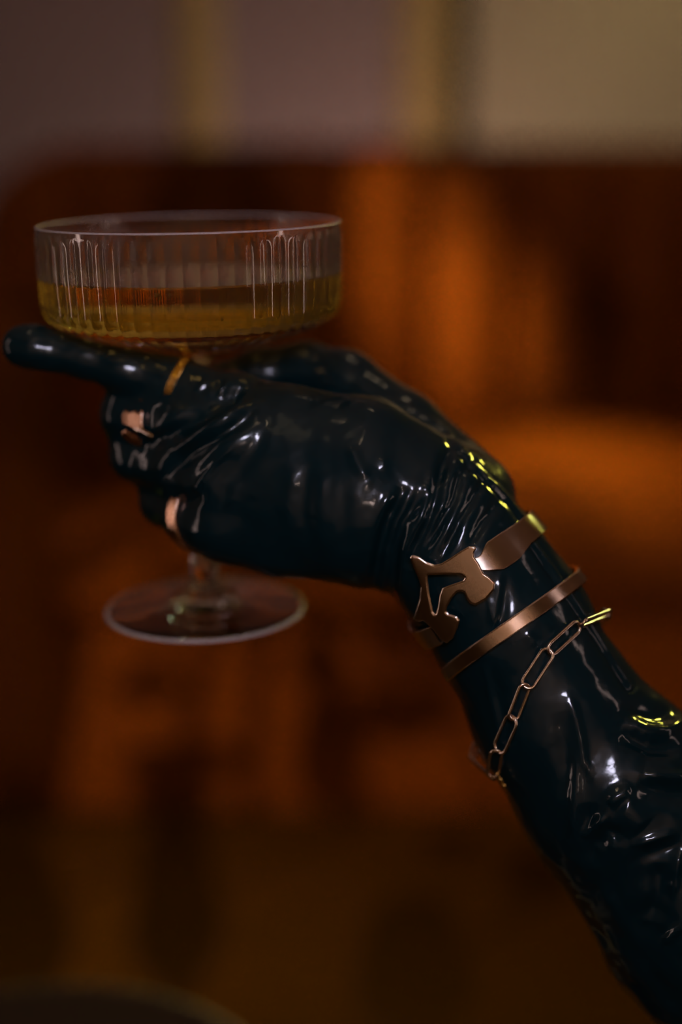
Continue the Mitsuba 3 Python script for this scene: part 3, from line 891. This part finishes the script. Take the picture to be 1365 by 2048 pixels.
def link(a, b, half_w, wire, twist, normal):
    """a long oval link from a to b (hand space)"""
    ax = b - a
    L = np.linalg.norm(ax)
    ax = ax / L
    nn = normal - ax * (normal @ ax)
    nn /= np.linalg.norm(nn)
    lat = np.cross(ax, nn)
    lat = lat * math.cos(twist) + nn * math.sin(twist)
    t = np.linspace(0, np.pi, 9)
    r = half_w
    c0, c1 = a + ax * (r - wire), b - ax * (r - wire)
    pts = [c1 + lat * r * math.cos(x) + ax * r * math.sin(x) for x in t] + [c0 - lat * r * math.cos(x) - ax * r * math.sin(x) for x in t]
    P = np.array(pts)
    # densify the straight sides
    out = []
    for i in range(len(P)):
        p, q = P[i], P[(i + 1) % len(P)]
        n = max(1, int(np.linalg.norm(q - p) / 0.0012))
        out += [p + (q - p) * k / n for k in range(n)]
    return trimesh.Trimesh(world(sweep(np.array(out), wire, 10, closed=True).vertices), None, process=False) if False else sweep(world(np.array(out)), wire, 10, closed=True)


J_PTS = [(1206, 1230), (1154, 1251), (1098, 1302), (1053, 1371), (1028, 1435), (1000, 1499), (992, 1547)]
HW = [9, 13, 13, 11, 15, 12]
TW = [0.95, 0.25, -0.25, 0.6, -0.2, 0.7]
PX = .49 / FPX
wire = 3.6 * PX
jq = hit(np.array([p[0] for p in J_PTS], float), np.array([p[1] for p in J_PTS], float), 0.0020)
sj, tj = zip(*[WRIST.where(q) for q in jq])
for i in range(6):
    a, b = jq[i], jq[i + 1]
    mid = (a + b) / 2
    nn = grad(sdf_arm, mid[None])[0]
    need = 0.0016 + HW[i] * PX * abs(math.sin(TW[i])) - sdf_arm(mid[None])[0]
    put(C + '__link', link(a + nn * max(need, 0), b + nn * max(need, 0), HW[i] * PX, wire, TW[i], nn), 'rose_metal', smooth=True)
# the links that run on behind the arm
tb = np.linspace(tj[0], tj[-1] + 2 * np.pi, 7)
sb_ = np.linspace(sj[0], sj[-1], 7)
back = WRIST.at(sb_, tb, 0.0022)
for i in range(6):
    mid = (back[i] + back[i + 1]) / 2
    nn = grad(sdf_arm, mid[None])[0]
    up_ = max(0.0022 - sdf_arm(mid[None])[0], 0)
    put(C + '__link', link(back[i] + nn * up_, back[i + 1] + nn * up_, 11 * PX, wire, 0.2 * (-1) ** i, nn), 'rose_metal', smooth=True)
cp = list(hit(np.array([996., 1003., 1010.]), np.array([1548., 1559., 1571.]), 0.0030))
put(C + '__clasp', trimesh.util.concatenate([sweep(world(np.array(cp)), 2.6 * PX, 10)] + [
    trimesh.Trimesh(trimesh.creation.icosphere(2, r * PX).vertices + world(c), trimesh.creation.icosphere(2, r * PX).faces) for c, r in ((cp[2], 5.4), (cp[1], 4.4), (cp[0], 4.4))]),
    'gold_metal', smooth=True)
labels[C + '__clasp'] = {'label': 'small clasp with a round bead end'}

# finger rings
IDX = Limb((470, 808, .518), (250, 744, .522), lambda p: chain_sdf(p, INDEX), 0.02)
th = np.linspace(0, 2 * np.pi, 97)[:-1]
q = hit(np.array([342.]), np.array([768.]), 0.0005, lambda p: chain_sdf(p, INDEX))[0]
s0, _ = IDX.where(q)
put('ring', band(IDX, th, float(s0) - 9 * np.abs(np.sin(th)) * (np.sin(th) > 0) + 3 * np.abs(np.sin(th)) * (np.sin(th) < 0), np.full(th.shape, 8.0), 0.0004, 0.0009, closed=True), 'gold_metal', smooth=35)
tag('ring', 'thin plain gold ring on the outstretched index finger', 'ring')
MID = Limb((470, 880, .510), (257, 833, .531), lambda p: chain_sdf(p, MIDDLE), 0.02)
R2 = 'ring_001'
RP1 = [(246, 832), (252, 820), (262, 826), (272, 822), (280, 829), (284, 820), (288, 824), (286, 842), (288, 856), (284, 862), (275, 858), (262, 853), (248, 847)]
RP2 = [(245, 863), (254, 858), (264, 867), (284, 880), (288, 893), (278, 893), (262, 883), (248, 873)]
fm = lambda p: chain_sdf(p, MIDDLE)
put(R2 + '__plate', plate(RP1, [], 0.0010, 0.0010, fm, smooth_px=1.2, bev=3.0), 'copper_metal', smooth=35)
put(R2 + '__plate', plate(RP2, [], 0.0010, 0.0010, fm, smooth_px=1.2, bev=3.0), 'copper_metal', smooth=35)
rp = hit(np.array([270., 284., 296., 306.]), np.array([858., 861., 867., 874.]), 0.0016, fm)
put(R2 + '__bar', sweep(world(rp), 0.0007, 12), 'rose_metal', smooth=True)
sm, _ = MID.where(hit(np.array([268.]), np.array([855.]), 0.001, fm)[0])
th2 = np.linspace(0.5, 2 * np.pi - 0.5, 80)
put(R2 + '__band', band(MID, th2, float(sm), np.full(th2.shape, 6.0), 0.0005, 0.0009), 'copper_metal', smooth=35)
tag(R2, 'wide copper-coloured ring of cut plates on the bent middle finger', 'ring')
fp = lambda p: chain_sdf(p, PINKY)
PNK = Limb((450, 1045, .518), (362, 1034, .542), fp, 0.02)
sp, _ = PNK.where(hit(np.array([345.]), np.array([1040.]), 0.0005, fp)[0])
put('ring_002', band(PNK, th, float(sp), np.full(th.shape, 11.0), 0.0006, 0.0009, closed=True), 'copper_metal', smooth=35)
tag('ring_002', 'copper-coloured band on the little finger just above the stem', 'ring')
